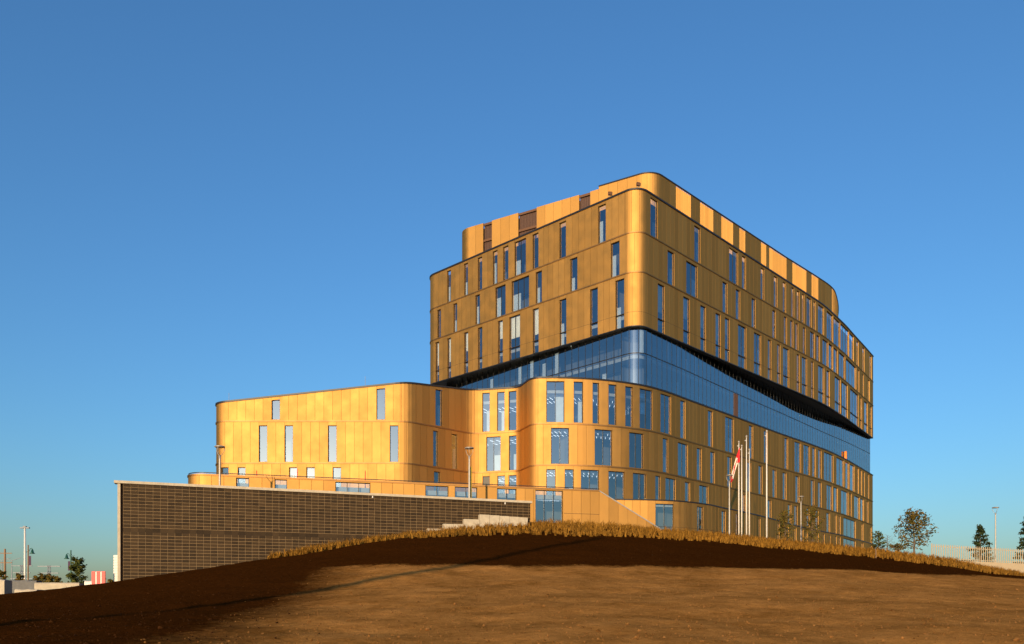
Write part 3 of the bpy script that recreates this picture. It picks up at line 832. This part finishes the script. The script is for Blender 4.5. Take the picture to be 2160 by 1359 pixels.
for j in range(NV):
    for i in range(NU):
        a = j * (NU + 1) + i; m.f.append((a, a + 1, a + NU + 2, a + NU + 1))
        u, v = (i + .5) / NU, (j + .5) / NV
        red = u < .25 or u > .75 or in_leaf((u - .5) * 2 / .5 * .85, (.46 - v) * 2 * .95 + .2)
        m.m.append(0 if red else 1)
tag(m.build('flag', [MG['flagred'], MG['flagwhite']], None, True), 'red and white flag with maple leaf hanging limp from a flagpole', 'flag')

# unseen crane shape added behind the camera to throw the thin soil shadow
ts = np.array(to_sun)
S1, S2 = np.array((-10.8, 16.5, H(-10.8, 16.5))), np.array((4.9, 46.5, H(4.9, 46.5)))
P1, P2 = S1 + ts * 42, S2 + ts * 72
dr = (P2 - P1); gz = -1.2
B0 = P1 - dr * ((P1[2] - gz) / dr[2]); B1 = P2 + dr * .04
e = empty('shadow_caster', tuple(B0 - np.array((0, 0, .6))), 'unseen stand-in shaped as a crane, added to throw the long thin shadow over the soil', 'shadow caster')
m = MB(); m.tube([(0, 0, .6), tuple((B1 - B0) * .5 + np.array((0, 0, .6))), tuple(B1 - B0 + np.array((0, 0, .6)))], [.26, .23, .20], 8); m.build('boom', MG['yellow'], e)
m = MB(); m.box((-1.0, 0, .35), (5.0, 2.2, .8)); m.box((.6, -.5, 1.1), (1.4, 1.0, .9)); m.build('chassis', MG['yellow'], e)
for sx_ in (-2.6, -.9, .9):
    for sy in (-1.05, 1.05):
        m = MB(); m.tube([(sx_, sy - .15, -.05), (sx_, sy + .15, -.05)], .5, 16); m.build('wheel', MG['frame'], e)

# ------------------------------------------------------------------ trees and shrubs
def tree(name, label, x, ytop, D, wpx, nleaf, lsize, mat, kind='round', zg=None, seed=1, group=None):
    rr = random.Random(seed); X, Y, zt = pix(x, ytop, D); g = H(X, Y) if zg is None else zg
    h = zt - g; rad = wpx / 2 * D / F
    e = empty(name, (X, Y, g), label, name.split('_')[-1] if name != 'shrub' else 'shrub', group)
    m = MB(); m.tube([(0, 0, -.2), (.03, 0, h * .35), (-.04, .03, h * .7), (0, 0, h * .97)], [.05 + h * .012, .035 + h * .008, .03 + h * .003, .008], 7)
    tips = []
    nb = 26
    for k in range(nb):
        f = .18 + .78 * k / nb; an = k * 2.4 + rr.uniform(-.4, .4)
        if kind == 'cone': ln = rad * (1.08 - f) * rr.uniform(.8, 1.15); rise = .02
        else: ln = rad * (math.sin(math.pi * min(1, .18 + f * .80)) ** .6) * rr.uniform(.65, 1.1); rise = rr.uniform(.35, .8)
        a = Vector((0, 0, h * f)); b_ = a + Vector((math.cos(an) * ln, math.sin(an) * ln, ln * rise))
        if b_.z > h: b_.z = h
        m.tube([tuple(a), tuple((a + b_) / 2 + Vector((0, 0, .03 * ln))), tuple(b_)], [.018 + h * .002, .012, .005], 5, cap=False)
        tips.append((a, b_))
    m.build('trunk', MG['bark'], e)
    m = MB()
    for k in range(nleaf):
        a, b_ = rr.choice(tips); t = rr.random() ** .6
        p_ = a.lerp(b_, t) + Vector((rr.gauss(0, 1), rr.gauss(0, 1), rr.gauss(0, 1))) * rad * (.10 if kind != 'cone' else .06)
        s = lsize * rr.uniform(.6, 1.3); u = Vector((rr.gauss(0, 1), rr.gauss(0, 1), rr.gauss(0, .6))).normalized(); w = u.cross(Vector((rr.gauss(0, 1), rr.gauss(0, 1), rr.gauss(0, 1)))).normalized()
        m.quad(tuple(p_ - u * s), tuple(p_ - w * s * .5), tuple(p_ + u * s), tuple(p_ + w * s * .5))
    m.build('crown', mat, e)
    return e
tree('young_tree', 'small autumn tree in front of the gold wall, nearer the flagpoles', 1656, 1079, 80, 40, 900, .11, MG['autumn'], seed=2, group='young trees in front of the building')
tree('young_tree', 'small autumn tree in front of the gold wall, right of the street light', 1713, 1067, 84, 46, 1000, .11, MG['autumn'], seed=3, group='young trees in front of the building')
tree('broadleaf_tree', 'loose brown-green tree standing left of the picket fence', 1928, 1080, 79, 84, 1900, .13, MG['autumn'], seed=4)
tree('spruce_tree', 'dark conical evergreen tree behind the picket fence', 2068, 1105, 92, 66, 2400, .13, MG['spruce'], 'cone', seed=5)
tree('spruce_tree', 'dark evergreen tree cut by the right picture edge, behind the fence', 2166, 1084, 92, 62, 2400, .13, MG['spruce'], 'cone', seed=6)
tree('shrub', 'dark shrub at the far right foot of the gold building', 1853, 1122, 96, 34, 900, .12, MG['leaf'], seed=7)
tree('shrub', 'bare twiggy shrub between the building and the brown-green tree', 1872, 1128, 98, 40, 160, .05, MG['autumn'], seed=8)
tree('shrub', 'low russet shrub under the brown-green tree', 1893, 1150, 77, 44, 500, .09, MG['autumn'], seed=18)
tree('broadleaf_tree', 'leafy green tree behind a green street lamp, left of the block wall', 163, 1172, 95, 50, 2300, .20, MG['leaf'], zg=-2.6, seed=9)
for k, (x, y, w) in enumerate(((78, 1211, 22), (92, 1208, 26), (108, 1210, 24), (122, 1214, 18), (42, 1208, 22), (3, 1199, 20), (234, 1219, 14))):
    tree('shrub', (['rust bush on the horizon right of the green lamp beside the mast', 'tallest rust and green bush between the two green lamps', 'rounded rust bush below the far transmission tower', 'small rust bush next to the lamp by the leafy tree', 'rust bush left of the white mast foot'][k] if k < 5 else 'yellow-green bush at the left picture edge beyond the barrier' if k == 5 else 'grey-green bush far off beside the block wall end'),
         x, y, 110, w + 10, 900, .22, MG['autumn'], zg=-2.6, seed=20 + k, group='bushes along the left horizon' if k < 5 else None)

# ------------------------------------------------------------------ picket fence on its low wall
FP = Path([pix(1966, 0, 75)[:2], pix(2215, 0, 84.5)[:2]])
fe = empty('picket_fence', (FP.p[0][0], FP.p[0][1], 3), 'cream picket fence on a low smooth wall beside the mound', 'fence')
ft = (YH - 1147.5) * 75 / F; fb = ft - 1.5
m = MB(); ribbon(m, FP, .0, FP.len, -.2, 0, 1.0, fb); adopt(m.build('base_wall', MG['fence']), fe)
q = .05; first = True
while q < FP.len - .1:
    w = .14 if first else .10
    m = MB(); ribbon(m, FP, q, q + w, -.11, -.085, fb - .02, ft + (.06 if first else 0)); adopt(m.build('post' if first else 'picket', MG['fence']), fe)
    q += .36 if first else .36; first = False
for z in (fb + .15, ft - .2):
    m = MB(); ribbon(m, FP, .05, FP.len - .05, -.14, -.111, z - .025, z + .025); adopt(m.build('rail', MG['fence']), fe)
p = pix(1847.5, 1160, 61); g = H(p[0], p[1])
m = MB(); m.box((p[0], p[1], g + .2), (.06, .06, .75)); m.box((p[0], p[1], g + .6), (.05, .05, .06)); tag(m.build('stake', MG['wood']), 'small wooden survey stake at the edge of the dry grass', 'stake')

# ------------------------------------------------------------------ small things on the building
def rod(name, x, y0, y1, D, r, mat, label, cat, zb=None):
    a, b_ = pix(x, y0, D), pix(x, y1, D)
    m = MB(); m.tube([(a[0], a[1], zb if zb is not None else b_[2]), a], [r, r * .7], 6)
    return tag(m.build(name, MG[mat]), label, cat)
rod('lightning_rod', 483, 829, 850, 79.5, .025, 'far', 'thin lightning rod on the wing roof near its low end', 'rod', 19.6)
rod('lightning_rod', 770.5, 794, 818, 79.5, .025, 'far', 'thin lightning rod on the wing roof near its high end', 'rod', 19.6)
for x, y0, y1, lab in ((541.5, 993, 1003, 'short red stanchion on the terrace, nearest its rounded end'), (627.3, 990, 1006, 'tall red stanchion on the terrace below a grey window'),
                       (770.5, 993, 1012, 'red stanchion on the terrace nearest the inner curved corner')):
    rod('stanchion', x, y0, y1, 59.5 + (x - 541) * .0095, .045, 'red', lab, 'stanchion', TZ - .9)
p = pix(1783.5, 952, 127.6)
m = MB(); m.tube([(p[0], p[1], 19.6), (p[0], p[1], p[2] - .1), (p[0], p[1], p[2])], [.22, .22, .12], 10); tag(m.build('roof_tube', MG['orange'], None, True), 'orange upright tube on the podium roof before the glass storeys', 'tube')
p = pix(1427, 1108, 81.6); m = MB(); m.box((p[0], p[1], p[2] + .05), (.30, .30, .16)); m.tube([(p[0], p[1] - .05, p[2]), (p[0], p[1] - .05, p[2] - .16), (p[0], p[1] - .05, p[2] - .24)], [.14, .12, .03], 10)
tag(m.build('security_camera', MG['white']), 'white dome security camera on the gold base wall beside the tall glass', 'camera')
for x, y, lab in ((1292, 411, 'small roof floodlight on the left part of the upper roof edge'), (1347.5, 396, 'small roof floodlight at the rounded corner of the upper roof edge')):
    q = TOWER.px(x); p = TOWER.at(q, -.15)
    e = empty('floodlight', (p[0], p[1], Rz + .18), lab, 'floodlight', 'floodlights on the tower roof edge')
    m = MB(); m.tube([(-.12, 0, 0), (-.12, 0, .35)], .03, 6); m.tube([(.12, 0, 0), (.12, 0, .35)], .03, 6); m.build('bracket', MG['steel'], e)
    m = MB(); m.box((0, -.05, .45), (.42, .22, .34), .3); m.build('lamp_housing', MG['rust'], e)

# ------------------------------------------------------------------ left background
def green_lamp(x, ytop, D, side, label):
    X, Y, zt = pix(x, ytop, D); g = -2.6; h = zt - g
    e = empty('green_street_lamp', (X, Y, g), label, 'street lamp', 'green street lamps with banners')
    m = MB(); m.tube([(0, 0, -.1), (0, 0, .8), (0, 0, h - .1), (0, 0, h)], [.16, .10, .07, .09], 10); m.build('post', MG['wood'] if side > 0 else MG['green'], e, True)
    m = MB(); m.tube([(-.3 * side, 0, h - .9), (.1 * side, 0, h - .8), (.28 * side, 0, h - .45), (.42 * side, 0, h - .4), (.52 * side, 0, h - .5), (.53 * side, 0, h - .6)], .035, 6); m.build('arm', MG['green'], e, True)
    m = MB(); m.tube([(.53 * side, 0, h - .5), (.53 * side, 0, h - .65), (.53 * side, 0, h - .95), (.53 * side, 0, h - 1.1)], [.06, .12, .18, .33], 14); m.build('lamp_shade', MG['green'], e, True)
    s2 = 1 if side > 0 else -1
    m = MB(); m.box((.22 * s2, 0, h - 2.0), (.28, .03, 1.2)); m.build('banner', MG['purple'], e)
green_lamp(59.5, 1150, 100, 1, 'green bell street lamp with banner beside the white mast')
green_lamp(149.5, 1161, 100, -1, 'green bell street lamp with banner in front of the leafy tree')
X, Y, zt = pix(52.5, 1113, 200)
e = empty('light_mast', (X, Y, -2.6), 'tall white high mast light on the left horizon', 'light mast')
m = MB(); m.tube([(0, 0, 0), (0, 0, zt + 2.6)], [.30, .2], 12); m.build('pole', MG['white'], e, True)
m = MB(); m.box((0, 0, zt + 2.7), (.7, .6, .5)); m.build('hub', MG['far'], e)
for k in (-1, 1):
    m = MB(); m.box((k * .75, 0, zt + 2.5), (.8, .5, .3), 0); m.build('lamp_head', MG['far'], e)
X, Y, zt = pix(10.5, 1158, 180)
e = empty('utility_pole', (X, Y, -2.6), 'weathered wooden utility pole at the far left', 'utility pole')
m = MB(); m.tube([(0, 0, 0), (0, 0, zt + 2.6)], [.32, .2], 8); m.build('pole', MG['wood'], e)
for z in (zt + 1.6, zt - .6):
    m = MB(); m.box((0, 0, z), (3.2, .14, .18)); m.build('crossarm', MG['wood'], e)
for x, yt, lab in ((25, 1179, 'thin double-arm grey road light between pole and mast'), (4, 1179, 'thin double-arm grey road light at the left picture edge')):
    X, Y, zt = pix(x, yt, 210); h = zt + 2.6
    e = empty('road_light', (X, Y, -2.6), lab, 'road light', 'double-arm road lights far left')
    m = MB(); m.tube([(0, 0, 0), (0, 0, h - .4)], [.16, .09], 8); m.build('pole', MG['far'], e)
    m = MB(); m.tube([(-2.4, 0, h + .3), (0, 0, h - .5), (2.4, 0, h + .3)], .07, 6); m.build('arms', MG['far'], e)
for x, yt, D, lab in ((103.5, 1193, 900, 'far transmission tower between lamp and leafy tree'), (46, 1192, 1000, 'far transmission tower behind the white mast')):
    X, Y, zt = pix(x, yt, D); h = zt + 2.6
    e = empty('transmission_tower', (X, Y, -2.6), lab, 'transmission tower', 'lattice transmission towers on the horizon')
    m = MB()
    for sx_ in (-1, 1):
        for sy in (-1, 1):
            m.tube([(sx_ * 5, sy * 4, 0), (sx_ * 1.4, sy * 1.2, h * .6), (sx_ * 1.1, sy * 1, h)], .35, 4)
    for k in range(6):
        z = h * k / 6; w = 5 - 3.6 * min(1, k / 3.6); w2 = 5 - 3.6 * min(1, (k + 1) / 3.6)
        m.tube([(-w, 0, z), (w2, 0, z + h / 6)], .22, 4); m.tube([(w, 0, z), (-w2, 0, z + h / 6)], .22, 4)
    m.build('lattice', MG['far'], e)
    for z, w in ((h * .98, 13), (h * .82, 11), (h * .68, 14)):
        m = MB(); m.box((0, 0, z), (2 * w, 1.2, .9)); m.build('crossarm', MG['far'], e)
def blockobj(name, x0, x1, y0, y1, D, dep, mat, label, cat, rz=0.12):
    a, b_ = pix(x0, y0, D), pix(x1, y1, D)
    w, h = b_[0] - a[0], a[2] - b_[2]
    c = ((a[0] + b_[0]) / 2, D + dep / 2)
    g = min(H(c[0], c[1]), b_[2]); h = a[2] - g + .1; rr2 = random.Random(int(x0))
    m = MB(); n = 5; top_z = a[2]
    v0 = []
    ca, sa = math.cos(rz), math.sin(rz)
    for i in range(n + 1):
        t = i / n - .5; jz = rr2.uniform(-.04, .03)
        for (yy, zz) in ((-.5, g - .1), (-.5, top_z - .08 + jz), (-.42, top_z + jz), (.42, top_z + jz), (.5, top_z - .08 + jz), (.5, g - .1)):
            X_2, Y_2 = t * w, yy * dep; m.v.append((c[0] + X_2 * ca - Y_2 * sa, c[1] + X_2 * sa + Y_2 * ca, zz))
    for i in range(n):
        for k in range(5):
            m.f.append((i * 6 + k, (i + 1) * 6 + k, (i + 1) * 6 + k + 1, i * 6 + k + 1)); m.m.append(0)
    m.f += [tuple(range(6)), tuple(n * 6 + k for k in range(6))[::-1]]; m.m += [0, 0]
    return tag(m.build(name, MG[mat]), label, cat)
blockobj('concrete_block', 73, 158, 1229, 1250, 50, 1.0, 'stone', 'long weathered concrete block topped with rubble on the mound edge', 'concrete block', .25)
blockobj('concrete_block', 30, 74, 1243, 1256, 46, .9, 'stone', 'low rough concrete block lying before the longer one', 'concrete block', .1)
blockobj('concrete_block', -14, 8, 1223, 1252, 52, .9, 'stone', 'pale concrete block cut by the left picture edge', 'concrete block', .05)
blockobj('concrete_barrier', 8, 75, 1224, 1255, 56, .8, 'darkconcrete', 'dark grey concrete barrier behind the rough blocks', 'barrier', .05)
blockobj('white_slab', 177, 200, 1226, 1233, 49, .8, 'white', 'low white slab beside the red barricade', 'slab', .1)
e_p = pix(208, 1232, 47); g = H(e_p[0], e_p[1])
e = empty('barricade', (e_p[0], e_p[1], g), 'red and white striped barricade left of the block wall', 'barricade')
zt = (YH - 1205.5) * 47 / F - g
for k, mt in enumerate(('red', 'white', 'red', 'white', 'red')):
    m = MB(); m.box((-.30 + k * .15, .02 * (k % 2), zt / 2 - .05), (.215 if k % 2 == 0 else .084, .06, zt + .1 - .03 * (k % 2))); m.build('board', MG[mt], e)
m = MB(); m.box((0, .09, zt * .5), (.8, .06, .08)); m.build('rail', MG['white'], e)
e_p = pix(243.5, 1225, 47.6); g = H(e_p[0], e_p[1]); zt = (YH - 1170.5) * 47.6 / F
e = empty('ribbed_cabinet', (e_p[0], e_p[1] + .3, g), 'white ribbed cabinet standing against the block wall end', 'cabinet')
n = 11; hh = (zt - g) / n
for k in range(n):
    m = MB(); m.box((0, 0, (k + .5) * hh), (.34, .4, hh - .03)); m.build('rib', MG['white'], e)
m = MB(); m.box((.02, .03, (zt - g) / 2), (.30, .36, zt - g - .02)); m.build('body', MG['white'], e)
# the building's meshes are in world coordinates; its Empty stands at the base
bld_inv = Matrix.Translation((0, -80, -5))
for c in bld.children:
    c.matrix_parent_inverse = bld_inv
